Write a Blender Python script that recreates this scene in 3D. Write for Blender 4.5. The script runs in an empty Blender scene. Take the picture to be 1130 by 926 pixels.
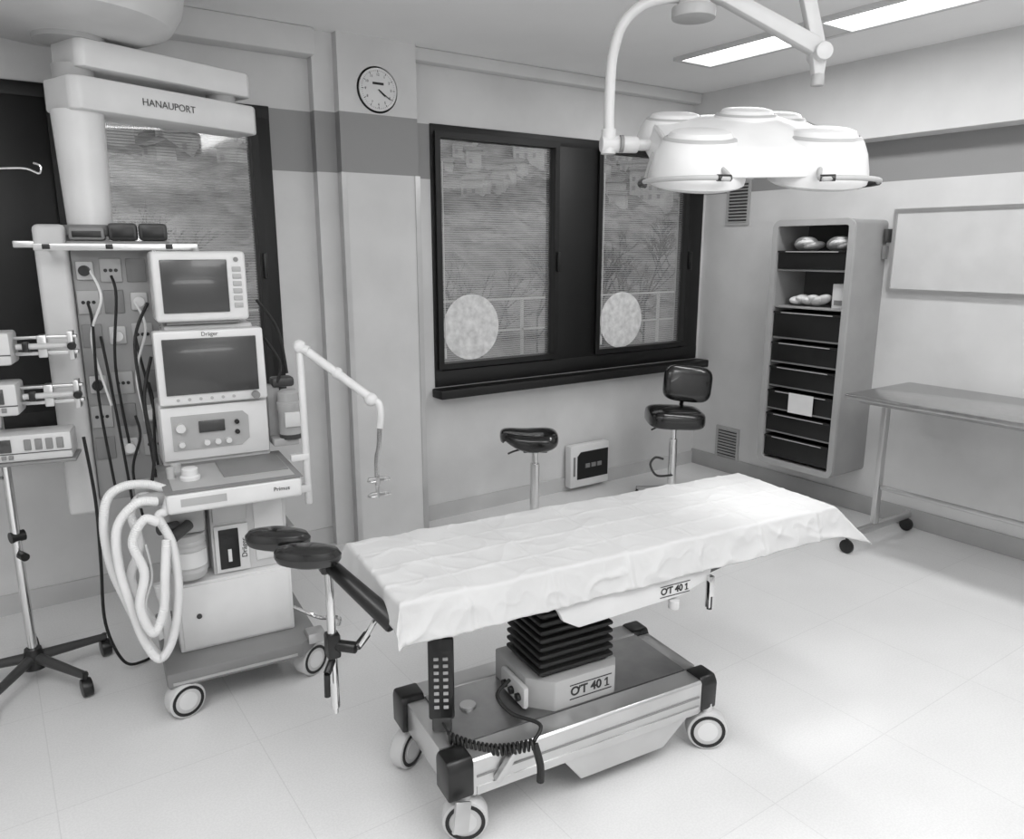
import bpy, bmesh, math, random
from mathutils import Vector, Matrix, Euler, noise
random.seed(7)
COL=bpy.context.scene.collection
RD=math.radians
# ---------------------------------------------------------------- mesh builder
class MB:
    def __init__(s): s.bm=bmesh.new()
    def _m(s,t,M):
        t.transform(M); me=bpy.data.meshes.new('t'); t.to_mesh(me); t.free(); s.bm.from_mesh(me); bpy.data.meshes.remove(me); return s
    def box(s,c,size,rot=(0,0,0),bev=0,seg=2):
        t=bmesh.new(); bmesh.ops.create_cube(t,size=1); t.transform(Matrix.Diagonal((size[0],size[1],size[2],1)))
        if bev: bmesh.ops.bevel(t,geom=t.edges[:],offset=min(bev,min(size)*.45),segments=seg,profile=.5,affect='EDGES')
        return s._m(t,Matrix.Translation(c)@Euler(rot).to_matrix().to_4x4())
    def bb(s,x0,x1,y0,y1,z0,z1,bev=0,seg=2):
        return s.box(((x0+x1)/2,(y0+y1)/2,(z0+z1)/2),(abs(x1-x0),abs(y1-y0),abs(z1-z0)),bev=bev,seg=seg)
    def cyl(s,a,b,r,r2=None,n=20,bev=0):
        a=Vector(a);b=Vector(b);d=b-a;L=d.length
        t=bmesh.new(); bmesh.ops.create_cone(t,cap_ends=True,segments=n,radius1=r,radius2=r if r2 is None else r2,depth=L)
        if bev:
            es=[e for e in t.edges if len(e.link_faces)==2 and any(len(f.verts)>4 for f in e.link_faces)]
            bmesh.ops.bevel(t,geom=es,offset=bev,segments=2,profile=.5,affect='EDGES')
        q=Vector((0,0,1)).rotation_difference(d.normalized())
        return s._m(t,Matrix.Translation((a+b)/2)@q.to_matrix().to_4x4())
    def lathe(s,prof,c=(0,0,0),n=36,rot=(0,0,0),scale=(1,1,1)):
        t=bmesh.new(); rings=[]
        for r,z in prof:
            if r<1e-6: rings.append([t.verts.new((0,0,z))])
            else: rings.append([t.verts.new((r*math.cos(2*math.pi*i/n),r*math.sin(2*math.pi*i/n),z)) for i in range(n)])
        for A,B in zip(rings,rings[1:]):
            for i in range(n):
                j=(i+1)%n
                if len(A)==1 and len(B)==1: continue
                if len(A)==1: t.faces.new((A[0],B[j],B[i]))
                elif len(B)==1: t.faces.new((A[i],A[j],B[0]))
                else: t.faces.new((A[i],A[j],B[j],B[i]))
        bmesh.ops.recalc_face_normals(t,faces=t.faces[:])
        return s._m(t,Matrix.Translation(c)@Euler(rot).to_matrix().to_4x4()@Matrix.Diagonal((*scale,1)))
    def ball(s,c,size,rot=(0,0,0),n=24,p=1):
        t=bmesh.new(); bmesh.ops.create_uvsphere(t,u_segments=n,v_segments=n//2,radius=.5)
        if p!=1:
            for v in t.verts:
                for k in range(3):
                    a=abs(v.co[k])*2; v.co[k]=math.copysign(.5*a**p,v.co[k])
        return s._m(t,Matrix.Translation(c)@Euler(rot).to_matrix().to_4x4()@Matrix.Diagonal((*size,1)))
    def hull(s,pts,bev=0,seg=3):
        t=bmesh.new()
        for p in pts: t.verts.new(p)
        bmesh.ops.convex_hull(t,input=t.verts[:])
        bmesh.ops.delete(t,geom=[v for v in t.verts if not v.link_faces],context='VERTS')
        bmesh.ops.dissolve_limit(t,angle_limit=RD(4),verts=t.verts[:],edges=t.edges[:])
        if bev: bmesh.ops.bevel(t,geom=t.edges[:],offset=bev,segments=seg,profile=.5,affect='EDGES')
        return s._m(t,Matrix.Identity(4))
    def prism(s,poly,o,u,v,th,bev=0):
        u=Vector(u);v=Vector(v);w=u.cross(v).normalized()
        t=bmesh.new(); vs=[t.verts.new(Vector(o)+u*a+v*b) for a,b in poly]
        f=t.faces.new(vs); r=bmesh.ops.extrude_face_region(t,geom=[f])
        bmesh.ops.translate(t,verts=[x for x in r['geom'] if isinstance(x,bmesh.types.BMVert)],vec=w*th)
        bmesh.ops.recalc_face_normals(t,faces=t.faces[:])
        if bev: bmesh.ops.bevel(t,geom=t.edges[:],offset=bev,segments=2,profile=.5,affect='EDGES')
        return s._m(t,Matrix.Identity(4))
    def ringf(s,w,h,tk,rad,depth,o,u,v,n=5):
        u=Vector(u);v=Vector(v);wv=u.cross(v).normalized();o=Vector(o);t=bmesh.new()
        def loop(W,H,r,off):
            L=[]
            for cx,cy,a0 in ((W/2-r,H/2-r,0),(-W/2+r,H/2-r,90),(-W/2+r,-H/2+r,180),(W/2-r,-H/2+r,270)):
                for i in range(n+1):
                    a=RD(a0+90*i/n);L.append(t.verts.new(o+u*(cx+r*math.cos(a))+v*(cy+r*math.sin(a))+wv*off))
            return L
        r2=max(rad-tk,.001)
        A=loop(w,h,rad,0);B=loop(w-2*tk,h-2*tk,r2,0);Cc=loop(w-2*tk,h-2*tk,r2,depth);Dd=loop(w,h,rad,depth)
        for P,Q in ((A,B),(B,Cc),(Cc,Dd),(Dd,A)):
            m=len(P)
            for i in range(m): t.faces.new((P[i],P[(i+1)%m],Q[(i+1)%m],Q[i]))
        bmesh.ops.recalc_face_normals(t,faces=t.faces[:])
        return s._m(t,Matrix.Identity(4))
    def tube(s,pts,r,n=10,sub=8,rf=None):
        P=[Vector(p) for p in pts]
        if sub>1 and len(P)>2:
            Q=[]; m=len(P)
            for i in range(m-1):
                p0=P[max(i-1,0)];p1=P[i];p2=P[i+1];p3=P[min(i+2,m-1)]
                for k in range(sub):
                    t=k/sub; Q.append(.5*((2*p1)+(-p0+p2)*t+(2*p0-5*p1+4*p2-p3)*t*t+(-p0+3*p1-3*p2+p3)*t**3))
            Q.append(P[-1]); P=Q
        t=bmesh.new(); N=None; rings=[]
        for i,p in enumerate(P):
            T=(P[min(i+1,len(P)-1)]-P[max(i-1,0)]).normalized()
            N=T.orthogonal().normalized() if N is None else (N-T*N.dot(T)).normalized()
            B=T.cross(N); rr=r if rf is None else rf(i)
            rings.append([t.verts.new(p+(N*math.cos(2*math.pi*k/n)+B*math.sin(2*math.pi*k/n))*rr) for k in range(n)])
        for A,Bq in zip(rings,rings[1:]):
            for k in range(n):
                j=(k+1)%n; t.faces.new((A[k],A[j],Bq[j],Bq[k]))
        t.faces.new(rings[0][::-1]); t.faces.new(rings[-1])
        return s._m(t,Matrix.Identity(4))
    def build(s,name,mat,parent=None,ang=35):
        me=bpy.data.meshes.new(name); s.bm.to_mesh(me); s.bm.free()
        me.materials.append(mat)
        me.polygons.foreach_set('use_smooth',[True]*len(me.polygons))
        me.set_sharp_from_angle(angle=RD(ang)); me.update()
        o=bpy.data.objects.new(name,me); COL.objects.link(o)
        if parent: o.parent=parent
        return o
def tag(o,label,cat,group=None):
    o['label']=label;o['category']=cat
    if group:o['group']=group
    return o
def thing(name,label,cat,loc=(0,0,0),rz=0,group=None):
    o=bpy.data.objects.new(name,None);COL.objects.link(o);o.empty_display_size=.1
    o.location=loc;o.rotation_euler=(0,0,rz);return tag(o,label,cat,group)
def struct(o): o['kind']='structure';return o
def sempty(name,loc=(0,0,0)):
    o=bpy.data.objects.new(name,None);COL.objects.link(o);o.location=loc;return struct(o)
def text(name,s,size,mat,parent,loc,rot=(math.pi/2,0,0),al='CENTER',sx=1,bold=0):
    cu=bpy.data.curves.new(name,'FONT');cu.body=s;cu.size=size;cu.extrude=.0006;cu.align_x=al;cu.align_y='CENTER';cu.offset=bold
    to=bpy.data.objects.new('tt',cu);COL.objects.link(to)
    dg=bpy.context.evaluated_depsgraph_get();dg.update()
    me=bpy.data.meshes.new_from_object(to.evaluated_get(dg));bpy.data.objects.remove(to)
    me.materials.clear();me.materials.append(mat)
    o=bpy.data.objects.new(name,me);COL.objects.link(o);o.parent=parent;o.location=loc;o.rotation_euler=rot;o.scale=(sx,1,1)
    return o
# ---------------------------------------------------------------- materials
def mat(name,g,rough=.5,metal=0,var=.05,scale=6,bump=0,emit=0,bscale=60,coat=0):
    m=bpy.data.materials.new(name);m.use_nodes=True;nt=m.node_tree;b=nt.nodes['Principled BSDF']
    b.inputs['Roughness'].default_value=rough;b.inputs['Metallic'].default_value=metal
    if coat: b.inputs['Coat Weight'].default_value=coat
    tc=nt.nodes.new('ShaderNodeTexCoord')
    nz=nt.nodes.new('ShaderNodeTexNoise');nz.inputs['Scale'].default_value=scale;nz.inputs['Detail'].default_value=5
    nt.links.new(tc.outputs['Object'],nz.inputs['Vector'])
    cr=nt.nodes.new('ShaderNodeValToRGB');a=max(g*(1-var),0);c=min(g*(1+var),1)
    cr.color_ramp.elements[0].position=.3;cr.color_ramp.elements[1].position=.7
    cr.color_ramp.elements[0].color=(a,a,a,1);cr.color_ramp.elements[1].color=(c,c,c,1)
    nt.links.new(nz.outputs['Fac'],cr.inputs['Fac']);nt.links.new(cr.outputs['Color'],b.inputs['Base Color'])
    if emit:
        b.inputs['Emission Color'].default_value=(1,1,1,1);b.inputs['Emission Strength'].default_value=emit
    if bump:
        n2=nt.nodes.new('ShaderNodeTexNoise');n2.inputs['Scale'].default_value=bscale;n2.inputs['Detail'].default_value=4
        nt.links.new(tc.outputs['Object'],n2.inputs['Vector'])
        bp=nt.nodes.new('ShaderNodeBump');bp.inputs['Strength'].default_value=bump;bp.inputs['Distance'].default_value=.01
        nt.links.new(n2.outputs['Fac'],bp.inputs['Height']);nt.links.new(bp.outputs['Normal'],b.inputs['Normal'])
    return m
WHITE=mat('white_paint',.72,.3);WHITE2=mat('off_white_plastic',.60,.4);GREYP=mat('mid_grey_plastic',.22,.45)
LGREY=mat('light_grey_plastic',.42,.45);DGREY=mat('dark_grey_plastic',.05,.4);BLACK=mat('black_plastic',.008,.35)
VINYL=mat('black_vinyl',.008,.20,bump=.04,coat=.5);RUB=mat('black_rubber',.010,.6)
STEEL=mat('brushed_steel',.55,.22,1,.08,30);CHROME=mat('chrome',.75,.1,1);SATIN=mat('satin_aluminium',.60,.30,.85)
DECK=mat('brushed_deck_steel',.34,.30,.95,.10,14)
SCREEN=mat('dark_screen',.05,.25,coat=.3);INK=mat('dark_ink',.02,.6);INKG=mat('grey_ink',.07,.6);FRAME=mat('black_window_frame',.003,.5)
CLOTH=mat('white_nonwoven_cloth',.55,.85,var=.03,bump=.06,bscale=170);HOSE=mat('white_corrugated_plastic',.76,.4)
PLAST=mat('clear_white_plastic',.5,.3);BIN=mat('black_bin_plastic',.006,.4);PAPER=mat('white_paper',.72,.8)
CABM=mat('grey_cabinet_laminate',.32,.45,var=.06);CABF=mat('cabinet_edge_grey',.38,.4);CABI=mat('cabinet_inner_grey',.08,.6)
LID=mat('lamp_diffuser',.9,.5,emit=4);CEIL=mat('ceiling_paint',.86,.8,var=.03,scale=1.5)
BASEB=mat('baseboard_vinyl',.40,.5);BASEP=mat('baseboard_pale',.54,.5);CONS=mat('console_grey',.33,.45)
FABG=mat('pale_mottled',.64,.6,var=.22,scale=22,emit=.03);GUARD=mat('corner_guard_steel',.6,.3,.9)
TRM=mat('soffit_paint',.64,.8,var=.03);PLAT=mat('platform_grey',.22,.4);LENS=mat('lamp_lens',.5,.15)
def wallmat():
    m=mat('wall_paint_with_stripe',.64,.6,0,.07,3,.03);nt=m.node_tree;b=nt.nodes['Principled BSDF']
    src=b.inputs['Base Color'].links[0].from_socket
    ge=nt.nodes.new('ShaderNodeNewGeometry');sp=nt.nodes.new('ShaderNodeSeparateXYZ');nt.links.new(ge.outputs['Position'],sp.inputs[0])
    g=nt.nodes.new('ShaderNodeMath');g.operation='GREATER_THAN';g.inputs[1].default_value=2.10
    l=nt.nodes.new('ShaderNodeMath');l.operation='LESS_THAN';l.inputs[1].default_value=2.405
    mu=nt.nodes.new('ShaderNodeMath');mu.operation='MULTIPLY'
    nt.links.new(sp.outputs['Z'],g.inputs[0]);nt.links.new(sp.outputs['Z'],l.inputs[0]);nt.links.new(g.outputs[0],mu.inputs[0]);nt.links.new(l.outputs[0],mu.inputs[1])
    mx=nt.nodes.new('ShaderNodeMix');mx.data_type='RGBA';nt.links.new(mu.outputs[0],mx.inputs[0]);nt.links.new(src,mx.inputs[6]);mx.inputs[7].default_value=(.29,.29,.29,1)
    nt.links.new(mx.outputs[2],b.inputs['Base Color']);return m
WALL=wallmat()
def floormat():
    m=mat('pale_vinyl_tile_floor',.77,.30,0,.04,2);nt=m.node_tree;b=nt.nodes['Principled BSDF']
    src=b.inputs['Base Color'].links[0].from_socket
    ge=nt.nodes.new('ShaderNodeNewGeometry');br=nt.nodes.new('ShaderNodeTexBrick')
    br.offset=0;br.inputs['Scale'].default_value=1;br.inputs['Brick Width'].default_value=.62;br.inputs['Row Height'].default_value=.62;br.inputs['Mortar Size'].default_value=.0018
    br.inputs['Color1'].default_value=(1,1,1,1);br.inputs['Color2'].default_value=(.985,.985,.985,1);br.inputs['Mortar'].default_value=(.88,.88,.88,1)
    nt.links.new(ge.outputs['Position'],br.inputs['Vector'])
    mx=nt.nodes.new('ShaderNodeMix');mx.data_type='RGBA';mx.blend_type='MULTIPLY';mx.inputs[0].default_value=1
    nt.links.new(src,mx.inputs[6]);nt.links.new(br.outputs['Color'],mx.inputs[7])
    n=nt.nodes.new('ShaderNodeTexNoise');n.inputs['Scale'].default_value=140;nt.links.new(ge.outputs['Position'],n.inputs['Vector'])
    cr=nt.nodes.new('ShaderNodeValToRGB');cr.color_ramp.elements[0].position=.4;cr.color_ramp.elements[0].color=(.95,.95,.95,1);cr.color_ramp.elements[1].position=.6
    nt.links.new(n.outputs['Fac'],cr.inputs['Fac'])
    m2=nt.nodes.new('ShaderNodeMix');m2.data_type='RGBA';m2.blend_type='MULTIPLY';m2.inputs[0].default_value=1
    nt.links.new(mx.outputs[2],m2.inputs[6]);nt.links.new(cr.outputs['Color'],m2.inputs[7]);nt.links.new(m2.outputs[2],b.inputs['Base Color']);return m
FLOOR=floormat()
def glassmat():
    m=bpy.data.materials.new('window_glass');m.use_nodes=True;nt=m.node_tree;nt.nodes.clear()
    o=nt.nodes.new('ShaderNodeOutputMaterial');t=nt.nodes.new('ShaderNodeBsdfTransparent');g=nt.nodes.new('ShaderNodeBsdfGlossy');g.inputs['Roughness'].default_value=.05
    x=nt.nodes.new('ShaderNodeMixShader');x.inputs[0].default_value=.09;t.inputs[0].default_value=(.9,.9,.9,1)
    nt.links.new(t.outputs[0],x.inputs[1]);nt.links.new(g.outputs[0],x.inputs[2]);nt.links.new(x.outputs[0],o.inputs[0]);return m
GLASS=glassmat()
# ---------------------------------------------------------------- room
YW=4.12;XR=4.63;ZC=2.79;XL=-1.8;YN=-1.6
struct(MB().bb(XL-.2,XR+.2,YN-.2,YW+.25,-.15,0).build('floor',FLOOR))
struct(MB().bb(XL-.2,XR+.2,YN-.2,YW+.25,ZC,ZC+.15).build('ceiling',CEIL))
w=MB()
for a in [(XL,XR,0,.86),(XL,XR,2.41,ZC),(XL,-1.0,.86,2.41),(1.33,2.26,.86,2.41),(4.60,XR,.86,2.41)]:
    w.bb(a[0],a[1],YW,YW+.25,a[2],a[3])
w.bb(1.664,2.12,4.0,YW,0,ZC);w.bb(1.55,1.664,4.06,YW,0,ZC)
struct(w.build('wall_back',WALL))
struct(MB().bb(XR,XR+.2,YN,YW+.25,0,ZC).build('wall_right',WALL))
struct(MB().bb(XL-.2,XL,YN,YW+.25,0,ZC).build('wall_left',WALL))
struct(MB().bb(XL,XR,YN-.2,YN,0,ZC).build('wall_front',WALL))
struct(MB().bb(4.45,XR,YN,YW,2.34,ZC).build('trim_1',TRM))
struct(MB().bb(XL,1.55,4.0,YW,2.66,ZC,bev=.01).bb(2.12,4.45,4.04,YW,2.72,ZC,bev=.01).build('trim_2',TRM))
struct(MB().bb(XR-.015,XR,YN,YW,0,.12,bev=.005).build('baseboard_right',BASEB))
struct(MB().bb(XL,1.55,YW-.012,YW,0,.10).bb(2.126,XR-.015,YW-.012,YW,0,.10).build('baseboard_back',BASEP))
struct(MB().bb(2.095,2.121,3.994,4.0,.0,2.1).bb(2.121,2.127,3.994,4.03,.0,2.1).bb(1.658,1.664,4.0,4.03,.0,2.1).bb(1.658,1.688,3.994,4.0,.0,2.1).build('trim_3',GUARD))
# windows
def window(n,x0,x1,panes,discs):
    root=sempty('window_%d'%n,(x0,YW,.86))
    ox,oy,oz=x0,YW,.86
    f=MB();Z0,Z1=.86,2.41
    def lb(a,b,c,d,e,g,m=f,bev=.004): m.bb(a-ox,b-ox,c-oy,d-oy,e-oz,g-oz,bev=bev)
    y0,y1=YW-.01,YW+.08
    lb(x0,x1,y0,y1,Z1-.06,Z1);lb(x0,x1,y0,y1,Z0,Z0+.10)
    xs=[x0]+[p for q in panes for p in q]+[x1]
    for i in range(0,len(xs),2): lb(xs[i],xs[i+1],y0+.002,y1-.002,Z0+.08,Z1-.05)
    f.build('window_frame',FRAME,root)
    for a,b in panes:
        sa=MB().ringf(b-a+.06,1.40,.035,.006,-.09,((a+b)/2-ox,-.03+.0,1.67-oz),(1,0,0),(0,0,1)).build('sash',FRAME,root)
        h=MB();lb(b+.01,b+.028,YW-.055,YW-.03,1.55,1.68,h);h.build('handle',BLACK,sa)
        g=MB();lb(a,b,YW+.0,YW+.005,1.0,2.34,g,0);g.build('pane',GLASS,root)
        bl=MB();z=1.01
        while z<2.335:
            bl.box(((a+b)/2-ox,YW+.045-oy,z-oz),(b-a-.01,.0115,.0010),(RD(20),0,0));z+=.0135
        bl.build('blind',LGREY,root)
        cd=MB();cd.cyl((a+.012-ox,-.035,1.08-oz),(a+.012-ox,-.035,2.2-oz),.003,n=6);cd.cyl((a+.012-ox,-.035,1.04-oz),(a+.012-ox,-.035,1.1-oz),.007,n=8);cd.build('cord_pull',WHITE2,root)
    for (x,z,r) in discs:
        MB().cyl((x-ox,-.0035,z-oz),(x-ox,-.0015,z-oz),r,n=48).build('pale_disc',FABG,root)  # pale mottled disc on the pane, material has a faint emission
    s=MB();lb(x0-.02,min(x1+.04,XR-.002),YW-.12,YW+.0,.80,.855,s,.006);s.build('sill',FRAME,root)
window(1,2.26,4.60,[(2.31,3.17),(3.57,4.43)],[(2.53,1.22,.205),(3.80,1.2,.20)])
window(2,-1.0,1.33,[(-.89,-.03),(.37,1.23)],[])
# vents
def vent(z0,z1,ya,yb,lab):
    t=thing('air_vent',lab,'vent',(XR,(ya+yb)/2,z0))
    h=z1-z0;wd=yb-ya
    MB().ringf(wd,h,.02,.004,.012,(-.012,0,h/2),(0,1,0),(0,0,1)).build('frame',LGREY,t)
    MB().bb(-.003,0,-wd/2+.01,wd/2-.01,.01,h-.01).build('backing',DGREY,t)
    s=MB();n=int(h/.022)
    for i in range(1,n): s.box((-.009,0,h*i/n),(.014,wd-.04,.004),(0,RD(-35),0))
    s.build('louvre',LGREY,t)
vent(1.87,2.19,3.70,3.91,'louvred air vent high on the wall beside the window')
vent(.06,.36,3.66,3.88,'louvred air vent low on the wall near the floor')
# clock
c=thing('wall_clock','round black-rimmed wall clock on the white column','clock',(1.885,4.0,2.53))
r_=MB().lathe([(.1,0),(.118,0),(.122,-.015),(.118,-.03),(.108,-.03),(.104,-.015),(.1,-.012)],rot=(RD(-90),0,0)).build('rim',BLACK,c)
r_.rotation_euler=(RD(180),0,0)
MB().cyl((0,-.012,0),(0,0,0),.108,n=40).build('face',PAPER,c)
tk=MB()
for i in range(60):
    a=RD(6*i);L=.012 if i%5==0 else .005
    tk.box((math.sin(a)*(.097-L/2),-.0128,math.cos(a)*(.097-L/2)),(.003 if i%5==0 else .0012,.001,L),(0,a,0))
tk.build('minute_marks',INK,c)
for i in range(1,13):
    a=RD(30*i);text('numeral',str(i),.018,INK,c,(math.sin(a)*.074,-.0125,math.cos(a)*.074))
MB().bb(-.032,.032,-.0135,-.012,.024,.036).build('brand_mark',INK,c)
for a,L,wd in ((RD(130),.05,.006),(RD(124),.082,.004)):
    MB().box((math.sin(a)*L/2,-.016,math.cos(a)*L/2),(wd,.002,L),(0,a,0)).build('hand',BLACK,c)
# ceiling fixtures
for i,(ya,yb,lab) in enumerate([(1.72,3.42,'long flush fluorescent ceiling light nearest the windows'),(-.3,1.4,'flush fluorescent ceiling light further from the windows')]):
    t=thing('ceiling_light',lab,'light',(3.66,(ya+yb)/2,ZC));h=(yb-ya)/2
    MB().ringf(.32,2*h,.035,.005,.02,(0,0,-.02),(1,0,0),(0,1,0)).bb(-.124,.124,-.10,.10,-.018,0).build('frame',WHITE2,t)
    MB().bb(-.124,.124,-h+.036,-.10,-.014,-.003).build('diffuser',LID,t);MB().bb(-.124,.124,.10,h-.036,-.014,-.003).build('diffuser',LID,t)
# ---------------------------------------------------------------- operating table
TX,TY,TA=1.523,1.821,RD(-6.2)
def TL(x,y,z=0): return (TX+x*math.cos(TA)-y*math.sin(TA),TY+x*math.sin(TA)+y*math.cos(TA),z)
def caster(parent,x,y,r=.062,wd=.045,a=0,zt=.15,tyre=WHITE2):
    d=Vector((math.cos(a),math.sin(a),0));p=Vector((x,y,r))
    o=MB().cyl(p-d*wd/2,p+d*wd/2,r,n=36,bev=.008).cyl((x,y,r*1.6),(x,y,zt),.018,n=14).build('caster',tyre,parent)
    for s in (-1,1):
        k=MB().lathe([(r*.86,0),(r*.86,.002),(r*.70,.002),(r*.70,0)],n=30).build('ring',BLACK,o)
        k.location=p+d*s*(wd/2+.0003)-(d*.002 if s<0 else d*0);k.rotation_euler=(0,RD(90),a)
        MB().cyl(p+d*s*wd/2,p+d*s*(wd/2+.002),r*.5,n=24).build('hub_cap',WHITE,o)
    return o
T=thing('operating_table','long mobile operating table on a steel wheeled base under a white drape','operating table',(TX,TY,0),TA)
for s in (-1,1):
    MB().prism([(-.045,.15),(.045,.15),(.045,.260),(.037,.268),(-.037,.268),(-.045,.260)],(-.50,s*.185,0),(0,1,0),(0,0,1),.86,bev=.002).build('side_beam',SATIN,T)
    MB().box((-.07,s*.2315,.212),(.84,.003,.006)).build('beam_groove',GREYP,T)
    MB().box((-.07,s*.2312,.165),(.84,.006,.028),bev=.002).build('lower_strip',SATIN,T)
    for x0,x1 in ((-.580,-.498),(.358,.428)):
        MB().prism([(-.047,.152),(.047,.152),(.049,.25),(.034,.276),(-.034,.276),(-.049,.25)],(x0,s*.185,0),(0,1,0),(0,0,1),x1-x0,bev=.008).build('bumper',BLACK,T)
for x0,x1 in ((-.565,-.50),(.36,.415)): MB().bb(x0,x1,-.132,.132,.16,.264,bev=.004).build('cross_beam',SATIN,T)
MB().bb(-.50,.36,-.139,.139,.16,.2665).build('deck',DECK,T)
MB().prism([(-.19,.15),(.33,.15),(.215,.055),(-.115,.055)],(0,-.202,0),(1,0,0),(0,0,1),.014,bev=.003).build('skirt_panel',SATIN,T)
MB().bb(-.12,.22,-.19,.13,.10,.158,bev=.01).build('under_tray',DGREY,T)
caster(T,-.515,-.200,.068,.055,RD(-114),.17);caster(T,-.550,.185,.068,.05,RD(-58),.17);caster(T,.405,-.215,.070,.055,RD(-120),.17);caster(T,.37,.205,.068,.05,RD(-58),.17)
ch=MB().prism([(-.19,-.07),(-.12,-.14),(.11,-.14),(.14,-.10),(.14,.11),(.11,.14),(-.19,.14)],(-.05,0,.2655),(1,0,0),(0,1,0),.104,bev=.005).build('column_housing',LGREY,T)
def logo(par,x,y,z,k):
    text('lettering','O',.046*k,INK,par,(x-.066*k,y,z),bold=.0012*k);text('lettering','P',.020*k,INK,par,(x-.0455*k,y,z+.010*k),bold=.0006*k)
    text('lettering','T',.046*k,INK,par,(x-.028*k,y,z),bold=.0012*k);text('lettering','40',.046*k,INK,par,(x+.022*k,y,z),bold=.0012*k)
    MB().bb(x+.066*k,x+.072*k,y-.0004,y+.0006,z-.0165*k,z+.0165*k).box((x+.063*k,y,z+.011*k),(.012*k,.001,.005*k),(0,RD(-40),0)).bb(x+.059*k,x+.079*k,y-.0004,y+.0006,z-.0165*k,z-.013*k).build('numeral',INK,par)
    for zz in (.0245,-.0285): MB().bb(x-.088*k,x+.088*k,y-.0004,y+.0006,z+zz*k,z+(zz+.0035)*k).build('logo_line',INK,par)
logo(ch,-.035,-.1408,.318,.92)
MB().bb(-.262,-.2402,-.10,.06,.276,.352,bev=.010).build('socket_box',WHITE2,ch)
for y in (-.07,-.025,.02): MB().cyl((-.262,y,.31),(-.273,y,.31),.013,n=14).build('socket',BLACK,ch)
b=MB()
for i in range(8):
    z=.377+i*.028;k=1-.004*i
    for dz_,sz in ((0,.88),(.0140,1)):
        b.box((-.07,0,z+dz_),(.285*k*sz,.225*k*sz,.0144),bev=.006)
b.build('bellows',RUB,T)
MB().bb(-.19,.07,-.11,.11,.60,.665,bev=.01).build('column_head',DGREY,T)
MB().bb(-.67,.90,-.19,.19,.685,.735,bev=.01).build('table_frame',LGREY,T)
for s in (-1,1):
    r=MB().bb(-.66,.82,s*.222-.005,s*.222+.005,.695,.722,bev=.002).build('side_rail',CHROME,T)
    for x in (-.6,-.3,.35,.75): MB().cyl((x,s*.18,.708),(x,s*.22,.708),.008,n=10).build('rail_post',CHROME,r)
for x0,x1 in ((-.69,-.42),(-.41,.28),(.29,.915)): MB().bb(x0,x1,-.222,.222,.738,.780,bev=.012).build('mattress',VINYL,T)
sc=MB().prism([(-.24,.69),(.35,.69),(.34,.655),(.22,.622),(-.16,.608),(-.215,.64)],(0,-.232,0),(1,0,0),(0,0,1),.02,bev=.003).build('side_cover',WHITE,T)
logo(sc,.20,-.2532,.651,.68)
MB().prism([(.30,.69),(.88,.69),(.70,.655),(.36,.60)],(0,-.15,0),(1,0,0),(0,0,1),-.3,bev=.004).build('back_plate',DGREY,T)
MB().cyl((.2,-.25,.615),(.2,-.25,.585),.018,n=16,bev=.003).build('knob',WHITE2,T)
MB().bb(.33,.35,-.27,-.25,.56,.67,bev=.003).build('clamp_lever',CHROME,T);MB().cyl((.34,-.262,.60),(.34,-.262,.555),.009,n=12).build('clamp_grip',BLACK,T)
MB().box((-.555,-.265,.125),(.05,.012,.085),(RD(-20),RD(18),0),bev=.003).build('brake_pedal',SATIN,T)
MB().box((-.40,-.25,.235),(.022,.02,.12),(RD(10),RD(30),0),bev=.003).build('release_lever',SATIN,T)
MB().cyl((-.40,.02,.266),(-.40,.02,.274),.026,n=24).build('filler_cap',SATIN,T)
# drape
X0,X1,YB=-.70,.93,.232;ZT=.796
def fold(v,lo,hi,r=.010):
    s=0
    if v<lo: e=lo-v;s=-1;b=lo
    elif v>hi: e=v-hi;s=1;b=hi
    else: return v,0
    q=r*math.pi/2
    if e<q: return b+s*r*math.sin(e/r),r*(1-math.cos(e/r))
    return b+s*(r+.26*(e-q)),r+.97*(e-q)
bm=bmesh.new();NX,NY=320,130;g=[]
rid=lambda q,p:(1-min(1,abs(noise.noise(q))*2.4))**p
for i in range(NX+1):
    a=-.775+i*(1.05+.775)/NX;row=[]
    for j in range(NY+1):
        bq=-.345+j*(.345+.34)/NY
        x,dx=fold(a,X0,X1);y,dy=fold(bq,-YB,YB)
        if dx and dy:
            k=.75 if a>0 else .15
            x+=(.35*min(dx,dy))*(1 if a>0 else -.3);y+=k*min(dx,dy)*(1 if bq>0 else -1)
        z=ZT-max(dx,dy)-.10*min(dx,dy)*(1 if a>0 else 0)
        P=Vector((a*5,bq*5,0));lf=.7+.9*max(0,-a)
        n1=noise.noise(P)*.003+noise.noise(P*2.3+Vector((1,5,2)))*.0022+(rid(P*.8+Vector((9,2,0)),4)*.0036+rid(P*1.7+Vector((3,8,1)),5)*.0028)*lf+noise.noise(P*5)*.0007
        for c0 in (-.52,-.25,.02,.29,.56,.83): n1+=.0030*max(0,1-abs(a-c0)/.008)
        for c0 in (-.12,.0,.12): n1+=.0022*max(0,1-abs(bq-c0)/.008)
        hang=min(1,(dx+dy)/.03)
        z+=n1*(1-.8*hang)+.006
        w1=noise.noise(Vector((a*5,bq*3,5)))*.007+rid(Vector((a*7,bq*9,2)),4)*.007+rid(Vector((a*14,bq*14,6)),4)*.003
        for c0 in (-.52,-.25,.02,.29,.56,.83): w1+=.006*max(0,1-abs(a-c0)/.012)
        if dy: y+=w1*hang*(-1 if bq<0 else 1)
        if dx: x+=noise.noise(Vector((bq*11,a*3,1)))*.008*hang*(1 if a>0 else -1)
        row.append(bm.verts.new((x,y,z)))
    g.append(row)
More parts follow.
